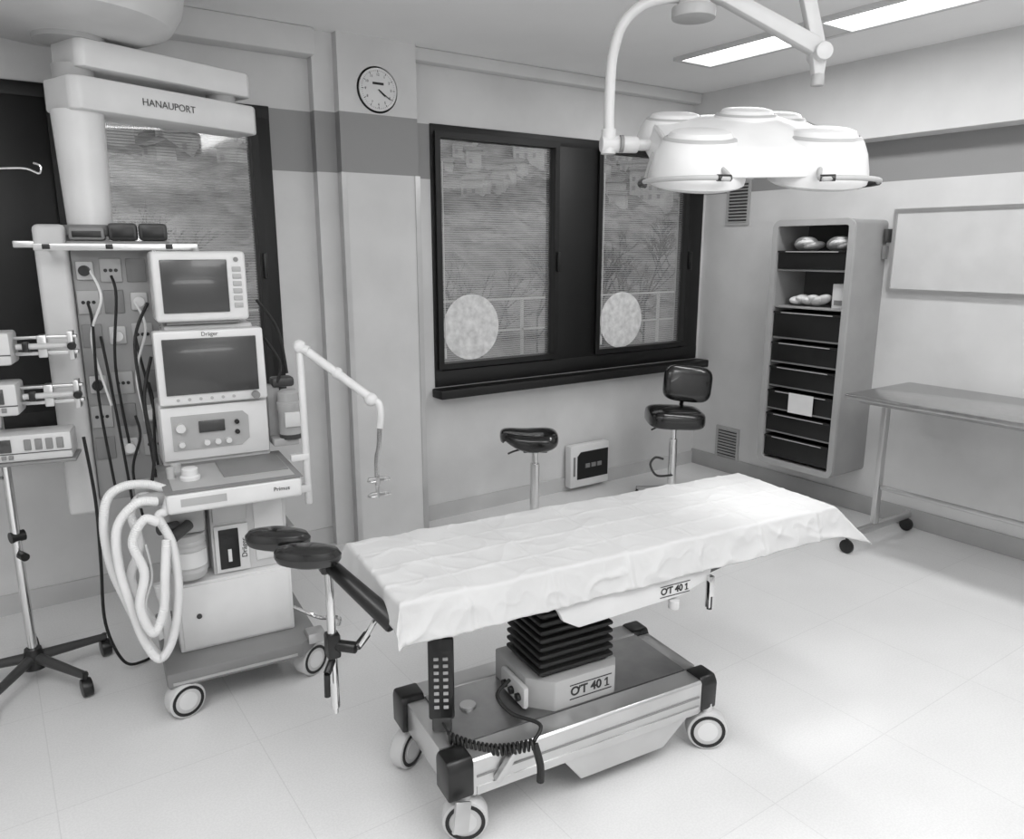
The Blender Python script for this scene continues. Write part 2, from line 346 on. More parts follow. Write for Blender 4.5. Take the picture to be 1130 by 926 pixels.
for i in range(NX):
    for j in range(NY): bm.faces.new((g[i][j],g[i+1][j],g[i+1][j+1],g[i][j+1]))
m=MB();m.bm.free();m.bm=bm
sh=m.build('surgical_drape',CLOTH,None,180);sh.location=(TX,TY,0);sh.rotation_euler=(0,0,TA)
so=sh.modifiers.new('s','SOLIDIFY');so.thickness=.001;so.offset=1
tag(sh,'wrinkled white disposable drape spread over the operating table','drape')
# handset
H=thing('remote_control','black wired keypad handset standing in a cradle at the table base','remote control',TL(-.515,-.04,.268),TA-RD(25))
MB().box((0,0,.165),(.078,.028,.26),(RD(-4),0,0),bev=.008).build('body',BLACK,H)
for i in range(8):
    for j in range(2):
        zz=.08+i*.022;MB().box((-.014+.028*j,-.0165+(zz-.165)*.07,zz),(.015,.004,.010),(RD(-4),0,0),bev=.001).build('button',LGREY,H)
MB().box((0,.0,.02),(.06,.05,.05),bev=.008).build('cradle',DGREY,H)
c0=Vector((.02,-.075,.015));c1=Vector((.27,-.165,.045));N=300
hp=[]
for i in range(N+1):
    t=i/N;p=c0.lerp(c1,t);p.z-=.03*math.sin(t*math.pi);a=t*2*math.pi*20
    hp.append(p+Vector((0,math.cos(a)*.014,math.sin(a)*.014)))
q=MB();q.tube([(0,-.02,.03),(.02,-.05,.01)]+[hp[0]],.004,n=6,sub=4);q.tube(hp,.0045,n=6,sub=1);q.tube([hp[-1],(.29,-.11,.07),(.21,-.05,.07),(.17,.0,.10),(.21,.05,.12)],.006,n=8)
q.tube([(.27,-.165,.045),(.285,-.185,-.01),(.285,-.19,-.06)],.011,n=8)
q.build('coiled_cord',RUB,H)
# leg support
S=thing('leg_support','black padded leg support on a chrome rod clamped to the table end','leg support',TL(-.82,.03,.39),TA)
MB().cyl((0,0,.0),(0,0,.46),.0125,n=18,bev=.002).build('rod',CHROME,S)
MB().cyl((0,0,.02),(0,0,-.02),.009,.006,n=14).build('rod_tip',CHROME,S)
def pad(cx,cy,z):
    return MB().lathe([(0,-.022),(.06,-.025),(.082,-.018),(.090,-.004),(.090,.008),(.080,.020),(.05,.027),(0,.026)],(cx,cy,z),n=40,rot=(0,RD(4),RD(-22)),scale=(1,.56,1.05)).build('pad',VINYL,S)
pad(-.115,.085,.515);pad(-.062,-.035,.498)
MB().cyl((-.11,.08,.49),(-.02,.0,.46),.014,n=12).cyl((-.05,-.03,.48),(0,0,.45),.014,n=12).box((0,0,.445),(.05,.05,.04),bev=.008).build('bracket',BLACK,S)
MB().cyl((0.0,-.005,.45),(.115,-.215,.335),.021,.029,n=18,bev=.004).build('arm',BLACK,S)
MB().box((.0,0,.20),(.04,.045,.075),bev=.008).build('clamp',BLACK,S)
MB().cyl((.0,-.0,.2),(.055,-.05,.2),.017,n=16,bev=.003).cyl((.055,-.05,.20),(.095,-.03,.225),.012,n=12,bev=.003).build('clamp_knob',BLACK,S)
MB().cyl((-.0,0,.16),(-.028,-.03,.13),.011,n=12,bev=.003).cyl((-.028,-.03,.13),(-.03,-.03,.06),.009,n=12).build('clamp_knob',BLACK,S)
MB().tube([(.10,-.16,.34),(.10,-.10,.30),(.085,-.06,.24),(.06,-.05,.20)],.008,n=10).build('hook_rod',CHROME,S)
# ---------------------------------------------------------------- anaesthesia machine
MX,MY,MA=.69,2.88,RD(-6)
A=thing('anaesthesia_machine','tall white anaesthesia machine with a large dark screen and pull-out worktop','medical machine',(MX,MY,0),MA)
MB().prism([(-.29,-.14),(.20,-.14),(.28,-.06),(.28,.42),(-.29,.42)],(0,0,.125),(1,0,0),(0,1,0),.062,bev=.012).build('base_platform',PLAT,A)
MB().bb(-.27,.18,-.1435,-.139,.140,.150).build('platform_strip',LGREY,A)
for x,y,a in ((-.235,-.115,RD(-72)),(.25,-.05,RD(-60)),(-.25,.38,RD(-50)),(.25,.38,0)): caster(A,x,y,.068,.06,a,.14)
lc=MB().bb(-.225,.205,0,.36,.188,.465,bev=.006).build('lower_cabinet',WHITE,A);MB().bb(-.212,.192,-.008,.001,.2,.455,bev=.003).build('door',WHITE,lc)
MB().cyl((-.15,-.012,.33),(-.15,-.006,.33),.01,n=16).build('lock',DGREY,lc)
bd=MB().bb(-.08,.205,.03,.36,.465,.79,bev=.006).bb(-.225,-.081,.12,.36,.465,.79,bev=.006).build('body',WHITE2,A)
MB().bb(-.07,.055,.018,.031,.475,.665,bev=.004).build('slot_panel',WHITE,bd)
MB().bb(-.055,.018,.012,.02,.49,.65,bev=.003).build('bottle_window',BLACK,bd);MB().bb(-.025,-.012,.008,.014,.52,.57).build('bottle_label',PAPER,bd)
text('lettering','Dräger',.028,INK,bd,(.037,.0165,.565),(RD(90),RD(-90),0))
MB().bb(-.07,.055,.02,.031,.68,.78,bev=.004).build('upper_door',WHITE2,bd);MB().bb(.08,.19,.022,.031,.5,.76,bev=.004).build('side_door',WHITE,bd)
pr=[(0,0),(.055,0),(.062,.01)]
for i in range(6): pr+=[(.062,.02+i*.022),(.0655,.026+i*.022),(.0655,.034+i*.022),(.062,.04+i*.022)]
pr+=[(.066,.158),(.066,.175),(.055,.18),(0,.18)]
ac=MB().lathe(pr,(-.165,.02,.49),n=32).build('absorber_canister',PLAST,A)
MB().cyl((-.165,.02,.54),(-.165,.02,.60),.0662,n=32).build('canister_label',WHITE,ac)
MB().bb(-.225,-.10,-.05,.12,.675,.80,bev=.02).build('absorber_head',LGREY,A)
MB().cyl((-.20,-.06,.72),(-.26,-.10,.73),.02,n=16).build('hose_port',DGREY,A);MB().cyl((-.16,-.06,.72),(-.22,-.12,.70),.02,n=16).build('hose_port',DGREY,A)
wt=MB().bb(-.235,.225,-.205,.20,.808,.885,bev=.014,seg=3).build('worktop',WHITE,A)
MB().bb(-.21,.205,-.18,.13,.885,.890,bev=.002).build('inlay',LGREY,wt);MB().bb(-.03,.20,-.10,.13,.89,.894,bev=.001).build('writing_mat',GREYP,wt)
text('lettering','Primus',.021,INK,wt,(.15,-.2062,.85))
MB().bb(-.19,-.04,-.207,-.203,.835,.862).build('front_label',LGREY,wt)
MB().bb(-.238,.228,-.209,.20,.885,.889,bev=.001).build('edge_seam',GREYP,wt)
MB().lathe([(0,0),(.035,0),(.035,.012),(.028,.018),(.028,.04),(.02,.045),(0,.045)],(-.14,-.06,.889)).build('valve_cap',WHITE,wt)
MB().cyl((-.20,-.02,.885),(-.20,-.02,.93),.014,n=14).build('port',PLAST,wt);MB().cyl((-.175,.06,.885),(-.175,.06,.92),.018,n=14).build('port',PLAST,wt)
tw=MB().bb(-.21,.19,.17,.36,.885,1.125,bev=.008).build('tower',WHITE2,A)
MB().bb(-.205,.185,.155,.172,.905,1.115,bev=.006).build('panel',WHITE,tw)
cf=MB().prism([(-.17,.945),(.08,.945),(.11,.97),(.11,1.06),(.09,1.08),(-.17,1.08)],(0,.155,0),(1,0,0),(0,0,1),.004).build('control_fascia',LGREY,tw)
MB().bb(-.075,.02,.143,.151,1.01,1.055,bev=.002).build('small_display',SCREEN,tw)
for x in (-.14,-.05,-.01,.03): MB().cyl((x,.152,.97),(x,.135,.97),.011,n=16).build('knob',WHITE,tw)
MB().cyl((-.14,.152,1.035),(-.14,.13,1.035),.017,n=18).build('knob',WHITE,tw)
for z in (1.04,1.0): MB().cyl((.065,.152,z),(.065,.14,z),.009,n=18).build('gauge',BLACK,tw)
dh=MB().prism([(-.205,1.125),(.188,1.125),(.184,1.405),(-.205,1.405)],(0,.20,0),(1,0,0),(0,0,1),.07,bev=.01).build('display_housing',WHITE,A)
MB().bb(-.178,.155,.122,.131,1.165,1.375,bev=.002).build('screen',SCREEN,dh)
text('lettering','Dräger',.021,INK,dh,(-.01,.1295,1.389))
for i in range(6): MB().cyl((-.14+i*.04,.131,1.145),(-.14+i*.04,.127,1.145),.006,n=12).build('key',LGREY,dh)
MB().cyl((.14,.13,1.145),(.14,.108,1.145),.015,n=18).build('rotary_knob',GREYP,dh)
MB().bb(-.16,.16,.202,.34,1.12,1.42,bev=.01).build('display_support',WHITE2,A)
MB().bb(.20,.30,.14,.24,.92,.95,bev=.004).bb(.20,.25,.22,.26,.92,1.16,bev=.004).build('vaporizer_mount',LGREY,A)
vp=MB().lathe([(0,0),(.045,0),(.045,.09),(.05,.1),(.05,.13),(.044,.135),(.044,.17),(.03,.18),(0,.18)],(.275,.17,.965),n=28).build('vaporizer',LGREY,A)
MB().bb(.245,.305,.115,.13,1.0,1.06,bev=.003).build('window',PAPER,vp);MB().cyl((.275,.17,.945),(.275,.17,.965),.045,n=28).build('vaporizer_base',DGREY,vp)
MB().bb(.22,.31,.20,.27,1.15,1.19,bev=.012).build('suction_unit',DGREY,A)
for k_,pts in enumerate([[(.21,.25,1.35),(.26,.22,1.25),(.24,.2,1.17)],[(.20,.3,1.5),(.27,.27,1.38),(.29,.24,1.2)],[(-.21,.25,1.30),(-.25,.2,1.15),(-.24,.16,.95),(-.26,.05,.87)],[(-.2,.3,1.5),(-.26,.26,1.35),(-.25,.2,1.05),(-.235,.2,.8)]]):
    MB().tube(pts,.006,n=8).build('cable',RUB,A)
MB().bb(.225,.24,.0,.2,.79,.808).build('rail',SATIN,A);MB().bb(.205,.225,-.02,.3,.60,.63).build('rail',SATIN,A);MB().bb(.23,.30,-.12,-.05,.16,.205,bev=.008).build('corner_handle',SATIN,A)
MB().tube([(.205,.0,.28),(.30,-.02,.22),(.36,-.1,.24),(.34,-.16,.23)],.008,n=8).build('foot_handle',CHROME,A)
MB().bb(-.32,-.23,-.14,.10,.83,.87,bev=.006).build('side_bracket',LGREY,A)
def ML(x,y,z): return (MX+x*math.cos(MA)-y*math.sin(MA),MY+x*math.sin(MA)+y*math.cos(MA),z)
P=thing('patient_monitor','smaller white patient monitor with dark screen on top of the anaesthesia machine','monitor',ML(-.02,.23,1.422),MA)
MB().bb(-.165,.165,-.07,.09,.012,.27,bev=.014,seg=3).build('housing',WHITE,P);MB().bb(-.13,.13,-.05,.07,0,.015,bev=.003).build('foot',GREYP,P)
MB().bb(-.137,.095,-.077,-.068,.045,.24,bev=.003).build('screen',SCREEN,P)
for i in range(6): MB().bb(.113,.145,-.075,-.068,.06+i*.027,.078+i*.027,bev=.002).build('button',LGREY,P)
MB().cyl((.129,-.075,.24),(.129,-.068,.24),.009,n=14).build('knob',GREYP,P)
MB().cyl((.0,0,.267),(.0,0,.28),.012,n=12).build('alarm_light',LGREY,P)
W=thing('hose_support_arm','white jointed hose arm on an upright post right of the anaesthesia machine','support arm',ML(.285,-.03,.60),MA)
MB().cyl((0,0,.12),(0,0,.735),.014,n=18,bev=.002).bb(-.06,.01,-.015,.015,.17,.20,bev=.003).bb(-.06,.01,-.015,.015,.3,.325,bev=.003).build('post',WHITE,W)
MB().ball((0,0,.74),(.05,.05,.055)).cyl((0,-.0,.735),(.03,-.02,.725),.018,n=14).build('joint',WHITE,W)
MB().cyl((.01,-.005,.735),(.225,-.14,.545),.017,n=16).build('boom',WHITE,W)
MB().ball((.225,-.14,.54),(.052,.052,.052)).build('joint',WHITE,W);MB().ball((.12,-.07,.64),(.045,.045,.045)).build('joint',WHITE,W)
MB().tube([(.225,-.14,.54),(.25,-.155,.525),(.255,-.16,.48),(.25,-.155,.43)],.014,n=14).build('elbow',WHITE,W)
MB().tube([(.25,-.155,.43),(.245,-.155,.36),(.235,-.15,.3),(.235,-.15,.2)],.010,n=8).build('flexible_rod',STEEL,W)
hk=MB().box((.235,-.15,.225),(.075,.014,.016),bev=.003).box((.235,-.15,.165),(.06,.014,.014),bev=.003).cyl((.235,-.15,.24),(.235,-.15,.15),.009,n=10)
for sx in (-1,1):
    for zz in (.225,.165): hk.tube([(.235+sx*.03,-.15,zz),(.235+sx*.042,-.165,zz),(.235+sx*.034,-.185,zz),(.235+sx*.018,-.18,zz)],.005,n=7)
hk.build('hose_clip',SATIN,W)
HS=thing('breathing_hose','bundle of white corrugated breathing hoses looping beside the anaesthesia machine','hose',ML(-.31,-.04,.80),MA)
def hose(pts):
    MB().tube([(x*.80,y*1.1,z*.93+.02) for x,y,z in pts],.015,n=12,sub=26,rf=lambda i:.0160 if i%2 else .0146).build('hose',HOSE,HS)
hose([(.10,-.05,.06),(.03,-.06,.09),(-.06,-.08,.10),(-.125,-.08,.06),(-.15,-.08,-.05),(-.14,-.08,-.2),(-.10,-.08,-.34),(-.06,-.08,-.46),(-.02,-.08,-.56),(.02,-.08,-.6),(.05,-.08,-.55),(.05,-.08,-.42),(.03,-.08,-.3)])
hose([(.11,-.09,.03),(.09,-.12,.0),(.06,-.13,-.02),(.10,-.14,-.12),(.11,-.14,-.27),(.09,-.14,-.42),(.05,-.14,-.53),(-.0,-.14,-.57),(-.05,-.14,-.48),(-.085,-.14,-.33),(-.11,-.14,-.18),(-.10,-.14,-.03),(-.02,-.14,.05),(.06,-.12,.04)])
hose([(.06,-.04,.03),(.0,-.05,.04),(-.04,-.06,-.02),(-.02,-.06,-.14),(-.07,-.06,-.26),(-.04,-.06,-.38),(.0,-.06,-.47),(.03,-.07,-.53)])
hose([(.05,-.17,-.02),(.0,-.18,.0),(-.05,-.18,-.08),(-.02,-.18,-.20),(-.05,-.18,-.33),(-.01,-.18,-.44),(.04,-.17,-.36),(.06,-.17,-.22),(.08,-.15,-.10)])
MB().tube([(0,-.1,-.1),(.01,-.1,-.22),(-.02,-.1,-.33),(0,-.1,-.45)],.004,n=6).build('thin_line',HOSE,HS)
# ---------------------------------------------------------------- ceiling pendant
PX,PY,PA=.385,3.42,RD(-10)
D=thing('ceiling_pendant','white ceiling pendant with stacked arms and a grey socket console','pendant',(PX,PY,ZC),0)
def dz(z): return z-ZC
MB().lathe([(0,dz(2.455)),(.28,dz(2.46)),(.36,dz(2.49)),(.40,dz(2.55)),(.415,dz(2.63)),(.42,dz(2.72)),(.41,0),(0,0)],(-.02,-.06,0),n=56).build('ceiling_cover',WHITE2,D)
ax=Vector((.66,.24,0));ax.normalize();ay=Vector((-ax.y,ax.x,0))
MB().prism([(-.03,-.085),(-.03,.085),(-.01,.11),(.70,.085),(.73,.06),(.73,-.06),(.70,-.085),(-.01,-.11)],(0,0,dz(2.345)),ax,ay,.10,bev=.012).build('upper_arm',WHITE,D)
la=MB().prism([(-.07,-.09),(-.07,.09),(-.04,.12),(.72,.09),(.75,.06),(.75,-.06),(.72,-.09),(-.04,-.12)],(0,0,dz(2.195)),ax,ay,.118,bev=.012).build('lower_arm',WHITE,D)
ang=math.atan2(ax.y,ax.x)
pp=ax*.31-ay*.1090;text('lettering','HANAUPORT',.038,INKG,la,(pp.x,pp.y,dz(2.252)),(RD(90),0,ang+math.atan(.03/.76)),bold=-.0002)
MB().cyl((0,0,dz(2.31)),(0,0,dz(2.36)),.07,n=24).build('pivot',LGREY,D);MB().cyl(Vector((ax.x*.62,ax.y*.62,dz(2.31))),Vector((ax.x*.62,ax.y*.62,dz(2.35))),.06,n=24).build('pivot',LGREY,D)
MB().cyl((-.0,0,dz(2.44)),(0,0,dz(2.5)),.12,n=28).build('pivot',LGREY,D)
MB().cyl((0,0,dz(2.20)),(0,0,dz(1.78)),.090,.078,n=36).build('column',WHITE,D)
MB().cyl((0,0,dz(1.79)),(0,0,dz(1.75)),.10,.11,n=36,bev=.006).build('column_collar',GREYP,D)
def conrot(o): o.rotation_euler=(0,0,PA);o.location=(-.03,.02,dz(0));return o
conrot(MB().bb(-.155,-.046,-.11,.12,.66,1.79,bev=.02,seg=3).build('end_post',WHITE2,D))
cb=conrot(MB().bb(-.045,.24,-.07,.12,.70,1.70,bev=.01).build('socket_console',CONS,D))
conrot(MB().bb(-.045,.30,-.16,.13,1.70,1.73,bev=.008).build('shelf',GREYP,D))
er=conrot(MB().bb(-.14,.40,-.245,-.232,1.695,1.720,bev=.003).build('equipment_rail',SATIN,D))
for x in (-.10,.10,.30): MB().bb(x-.012,x+.012,-.25,-.11,1.70,1.718,bev=.002).build('rail_bracket',BLACK,er)
conrot(MB().bb(-.22,-.15,-.10,.03,1.705,1.73,bev=.004).build('side_rail',SATIN,D))
for r_,zz in enumerate((1.62,1.50,1.37,1.18,1.05,.92)):
    for c_ in range(3):
        x=.0+c_*.088
        k=(r_+c_)%3
        if k==2: MB().bb(x-.035,x+.035,-.078,-.069,zz-.045,zz+.045,bev=.003).build('blank_plate',GREYP,cb)
        elif k==1:
            s=MB().bb(x-.038,x+.038,-.08,-.069,zz-.045,zz+.045,bev=.004).build('socket',LGREY,cb)
            for hx in (-.018,0,.018): MB().cyl((x+hx,-.082,zz),(x+hx,-.079,zz),.007,n=10).build('socket_hole',BLACK,s)
        else:
            s=MB().bb(x-.03,x+.03,-.085,-.069,zz-.035,zz+.035,bev=.006).build('gas_outlet',WHITE2,cb)
            MB().cyl((x,-.085,zz),(x,-.12,zz),.02,n=18).build('plug',WHITE if c_ else BLACK,s)
for x,z1,z2,o_ in ((-.0,1.5,.75,.0),(.03,1.37,.6,.03),(.09,1.6,.9,-.02),(.15,1.37,.75,.04),(.18,1.18,.62,0),(.12,1.05,.6,-.03)):
    conrot(MB().tube([(x,-.115,z1),(x+.01,-.15,z1-.08),(x+o_,-.13,(z1+z2)/2),(x+o_+.02,-.11,z2)],.0055,n=7).build('cable',RUB,D))
for x,z1,z2 in ((.02,1.62,1.1),(.16,1.5,.9)): conrot(MB().tube([(x,-.115,z1),(x+.03,-.17,z1-.1),(x-.02,-.14,(z1+z2)/2),(x+.02,-.12,z2)],.005,n=7).build('gas_hose',HOSE,D))
def PL(x,y,z):
    X=PX-.03;Y=PY+.02;return (X+x*math.cos(PA)-y*math.sin(PA),Y+x*math.sin(PA)+y*math.cos(PA),z)
for i,(x,y,wd,h,lab) in enumerate([(.025,-.10,.12,.05,'low dark module at the left end of the pendant shelf'),(.145,-.085,.10,.065,'dark grey block-shaped module in the middle of the pendant shelf'),(.25,-.08,.10,.065,'dark grey block-shaped module at the right end of the pendant shelf')]):
    d=thing('equipment_module',lab,'device',PL(x,y,1.731),PA)
    MB().bb(-wd/2,wd/2,-.05,.05,0,h,bev=.012).build('housing',DGREY if i else GREYP,d);MB().bb(-wd/2+.012,wd/2-.012,-.052,-.048,.012,h-.015,bev=.001).build('front_plate',BLACK,d)
q=MB().tube([(.26,3.26,1.0),(.27,3.22,.75),(.26,3.2,.5),(.25,3.2,.25),(.30,3.22,.06),(.38,3.27,.012),(.47,3.34,.012)],.006,n=8)
tag(q.build('power_cable',RUB),'black power cable hanging from the pendant to the floor','cable')
# ---------------------------------------------------------------- infusion stand
I=thing('infusion_stand','chrome five-legged infusion stand at the left edge of the room','stand',(.0,3.36,0),RD(20))
MB().cyl((0,0,.09),(0,0,1.2),.017,n=16).build('pole',CHROME,I);MB().cyl((0,0,1.2),(0,0,1.98),.009,n=12).build('extension_pole',CHROME,I)
MB().cyl((0,0,.07),(0,0,.15),.045,.03,n=20).build('hub',BLACK,I)
for i in range(5):
    a=RD(72*i-75);e=Vector((math.cos(a)*.27,math.sin(a)*.27,.085))
    l=MB().cyl((math.cos(a)*.03,math.sin(a)*.03,.11),e,.021,.015,n=12).build('leg',DGREY,I)
    MB().cyl((e.x-.018,e.y+.004,.036),(e.x+.018,e.y-.004,.036),.036,n=20,bev=.004).cyl((e.x,e.y,.05),(e.x,e.y,.1),.01,n=8).build('caster',BLACK,l)
MB().cyl((-.02,0,.62),(.03,0,.62),.022,n=12).build('clamp',BLACK,I);MB().cyl((.0,-.02,.55),(0,-.06,.55),.016,n=12).build('clamp',BLACK,I)
MB().cyl((-.13,0,.86),(-.02,-.0,.86),.008,n=10).box((-.14,0,.86),(.03,.05,.05),bev=.006).build('side_clamp',SATIN,I)
MB().tube([(0,0,1.97),(.08,-.05,1.975),(.16,-.1,1.98),(.2,-.12,1.965),(.205,-.125,1.99),(.19,-.11,2.0)],.004,n=8).build('hook',CHROME,I)
def pump(z,h,lab,big=0):
    p=thing('infusion_pump',lab,'pump',(0.01,3.36,z),RD(-12),'pumps on the infusion stand')
    MB().bb(-.12,.09 if not big else .24,-.16,-.025,0,h,bev=.010).build('housing',WHITE2,p)
    MB().bb(-.06,.05,-.166,-.158,h*.38,h*.85,bev=.002).build('display',SCREEN,p)
    for i in range(5): MB().bb(-.05+i*.022,-.035+i*.022,-.165,-.158,h*.12,h*.26,bev=.001).build('key',GREYP,p)
    MB().bb(-.118,.088 if not big else .238,-.162,-.024,h*.30,h*.33).build('seam',DGREY,p)
    if not big:
        MB().bb(.09,.29,-.10,-.07,h*.22,h*.34,bev=.003).bb(.09,.29,-.10,-.07,h*.72,h*.82,bev=.003).box((.27,-.085,h*.5),(.018,.06,h*.9),bev=.003).box((.18,-.09,h*.5),(.03,.05,h*.7),bev=.004).build('syringe_drive',SATIN,p)
        MB().cyl((.10,-.118,h*.52),(.26,-.118,h*.52),.011,n=12).build('syringe',PLAST,p)
        MB().box((.13,-.118,h*.52),(.02,.035,.035),bev=.004).build('plunger_clamp',BLACK,p)
        MB().cyl((.275,-.115,h*.5),(.275,-.14,h*.5),.014,n=14).build('clamp_screw',BLACK,p)
    else:
        for i in range(4): MB().bb(.09+i*.034,.112+i*.034,-.166,-.158,h*.42,h*.82,bev=.002).build('channel_button',GREYP,p)
        MB().bb(-.13,.25,-.17,-.02,-.012,-.0005,bev=.003).build('tray',GREYP,p)
pump(1.30,.115,'topmost infusion pump on the stand at the left edge')
pump(1.12,.115,'middle infusion pump on the stand at the left edge')
pump(.95,.10,'lowest and widest infusion pump on the stand at the left edge',1)
# ---------------------------------------------------------------- surgical lamp
LA=RD(-34.6)
L=thing('surgical_lamp','white multi-pod surgical lamp on a ceiling arm above the operating table','surgical lamp',(2.10,1.66,2.0),LA)
pods=[(-.215,-.10,-.028,1.02,1.28),(.160,-.10,-.023,1.02,1.28),(-.245,.14,.085,.86,1.05),(-.035,.05,.082,.88,1.05),(.11,.19,.095,.84,1.05)]
prof=[(0,-.062),(.128,-.062),(.143,-.056),(.146,-.044),(.142,-.026),(.130,.010),(.116,.034),(.107,.044),(.098,.046),(.088,.058),(.07,.063),(0,.066)]
hp_=[]
for x,y,z,k,kz in pods:
    o=MB().lathe([(r*k,zz*k*kz) for r,zz in prof],(x,y,z),n=44,rot=(RD(14),0,0)).build('lamp_pod',WHITE,L,30)
    MB().lathe([(0,-.066*k*kz),(.11*k,-.066*k*kz),(.115*k,-.061*k*kz),(0,-.061*k*kz)],(x,y,z),n=40,rot=(RD(14),0,0)).build('lens',LENS,o)
    MB().lathe([(.099*k,.048*k*kz),(.1065*k,.0455*k*kz),(.1105*k,.041*k*kz),(.104*k,.041*k*kz)],(x,y,z),n=40,rot=(RD(14),0,0)).build('seam_ring',LGREY,o)
    for i in range(18):
        a=2*math.pi*i/18
        hp_.append((x+.122*k*math.cos(a),y+.112*k*math.sin(a),z-.045+.026*math.sin(a)));hp_.append((x+.100*k*math.cos(a),y+.098*k*math.sin(a),z+.036+.022*math.sin(a)))
MB().hull(hp_,.008,3).build('lamp_body',WHITE,L,60)
def arc(cx,cy,z,r,a0,a1): return [(cx+r*math.cos(RD(a0+(a1-a0)*i/10)),cy+r*math.sin(RD(a0+(a1-a0)*i/10)),z) for i in range(11)]
for cx,a0,a1,s in ((-.215,150,290,-1),(.160,30,-110,1)):
    hr=MB().tube([(cx+s*.12,.0,.0)]+arc(cx,-.10,-.100,.172,a0,a1)+[(cx-s*.03,-.19,-.05)],.0075,n=10,sub=3).build('handle_rail',LGREY,L)
    A1=arc(cx,-.10,-.100,.172,a0,a1)
    MB().tube(A1[:4],.011,n=10,sub=1).build('rail_grip',BLACK,hr)
    MB().tube(A1[-2:],.010,n=10,sub=1).build('rail_grip',BLACK,hr)
MB().cyl((-.04,-.05,-.05),(-.04,-.05,-.085),.018,.016,n=20,bev=.004).build('sterile_handle',LGREY,L)
MB().cyl((-.50,.03,.03),(-.38,.05,.03),.026,n=24,bev=.004).cyl((-.38,.05,.03),(-.25,.08,.03),.018,n=20).cyl((-.475,.035,.0),(-.475,.035,.075),.024,n=20).build('yoke_joint',WHITE2,L)
MB().cyl((-.44,.025,.03),(-.43,.026,.03),.027,n=24).build('joint_band',GREYP,L)
MB().tube([(-.475,.035,.05),(-.475,.035,.2),(-.468,.035,.3),(-.44,.035,.385),(-.38,.035,.44),(-.30,.035,.46),(-.22,.035,.462)],.0165,n=16).build('yoke_tube',WHITE2,L)
MB().cyl((-.22,.035,.40),(-.22,.035,.435),.068,n=32,bev=.005).build('hub',LGREY,L);MB().cyl((-.22,.035,.435),(-.22,.035,.50),.05,n=32).build('hub_neck',WHITE2,L)
MB().prism([(-.24,.45),(-.14,.445),(.16,.295),(.185,.31),(.175,.345),(-.13,.49),(-.24,.50)],(0,.06,0),(1,0,0),(0,0,1),.05,bev=.008).build('spring_arm',WHITE2,L)
MB().prism([(.168,.225),(.197,.22),(.205,.30),(.125,.56),(.08,.56),(.14,.36)],(0,.02,0),(1,0,0),(0,0,1),-.04,bev=.008).build('slanted_arm',WHITE2,L)
MB().cyl((.182,-.01,.30),(.182,.08,.30),.027,n=24,bev=.005).build('arm_joint',WHITE2,L)
MB().cyl((.182,.035,.205),(.182,.035,.24),.020,n=20,bev=.003).build('joint_cap',LGREY,L)
MB().cyl((.10,.045,.50),(.10,.045,.79),.042,n=24).lathe([(0,.70),(.06,.70),(.11,.76),(.12,.79),(0,.79)],(.10,.045,0)).build('ceiling_mount',WHITE2,L)
# ---------------------------------------------------------------- stools
def stool(x,y,zs,rz,lab):
    s=thing('operating_stool',lab,'stool',(x,y,0),rz)
    MB().cyl((0,0,.09),(0,0,zs-.16),.028,n=18).build('gas_column',CHROME,s);MB().cyl((0,0,zs-.2),(0,0,zs-.04),.018,n=16).build('piston',CHROME,s)
    for i in range(5):
        a=RD(72*i+10);l=MB().cyl((0,0,.10),(math.cos(a)*.24,math.sin(a)*.24,.07),.02,.014,n=12).build('leg',SATIN,s)
        ex,ey=math.cos(a)*.24,math.sin(a)*.24
        MB().cyl((ex-.012,ey,.025),(ex+.012,ey,.025),.025,n=16,bev=.003).cyl((ex,ey,.04),(ex,ey,.08),.008,n=8).build('caster',BLACK,l)
    MB().box((0,0,zs-.065),(.14,.14,.025),bev=.004).build('seat_plate',BLACK,s)
    MB().tube([(.02,0,zs-.06),(-.1,-.03,zs-.07),(-.16,-.04,zs-.09)],.006,n=8).build('lever',BLACK,s)
    return s
s1=stool(2.585,3.51,.62,RD(-34),'black saddle stool on a chrome column below the left half of the window')
sd=MB().ball((-.035,0,.610),(.345,.27,.12),p=.65,n=32).build('saddle_seat',VINYL,s1)
for v in sd.data.vertices:
    dxx=v.co.x+.045; v.co.z+=1.1*dxx**2*(1 if dxx<0 else .4)-.008
    if dxx<0 and v.co.z<.60: v.co.z+=-dxx*.25
    v.co.y*=1+1.2*dxx
s2=stool(3.74,3.50,.61,RD(-35),'black swivel stool with a rounded backrest in front of the window')
MB().ball((0,0,.600),(.38,.36,.13),(0,RD(2),0),p=.5,n=32).build('seat',VINYL,s2)
MB().ball((.11,.15,.80),(.33,.10,.25),(RD(-8),RD(6),0),p=.5,n=32).build('backrest',VINYL,s2)
MB().tube([(0.02,.03,.55),(.07,.21,.57),(.10,.24,.67),(.11,.20,.78)],.014,n=10).build('back_strut',BLACK,s2)
MB().tube([(.0,-.02,.2),(-.12,-.1,.22),(-.17,-.12,.3),(-.14,-.12,.35),(-.08,-.08,.33)],.008,n=8).build('foot_lever',DGREY,s2)
# wall unit
U=thing('wall_unit','white wall box with a dark display low under the window','wall unit',(3.47,YW-.012,.0),0)
MB().bb(-.18,.18,-.07,0,.03,.34,bev=.012).build('housing',WHITE,U)
MB().prism([(-.12,.09),(.165,.09),(.165,.29),(-.09,.29),(-.12,.26)],(0,-.07,0),(1,0,0),(0,0,1),.004).build('display',BLACK,U)
for i in range(3): MB().bb(-.05+i*.055,-.01+i*.055,-.08,-.074,.17,.20).build('indicator',GREYP,U)
MB().bb(-.155,-.14,-.075,-.068,.12,.26).build('switch_strip',GREYP,U)
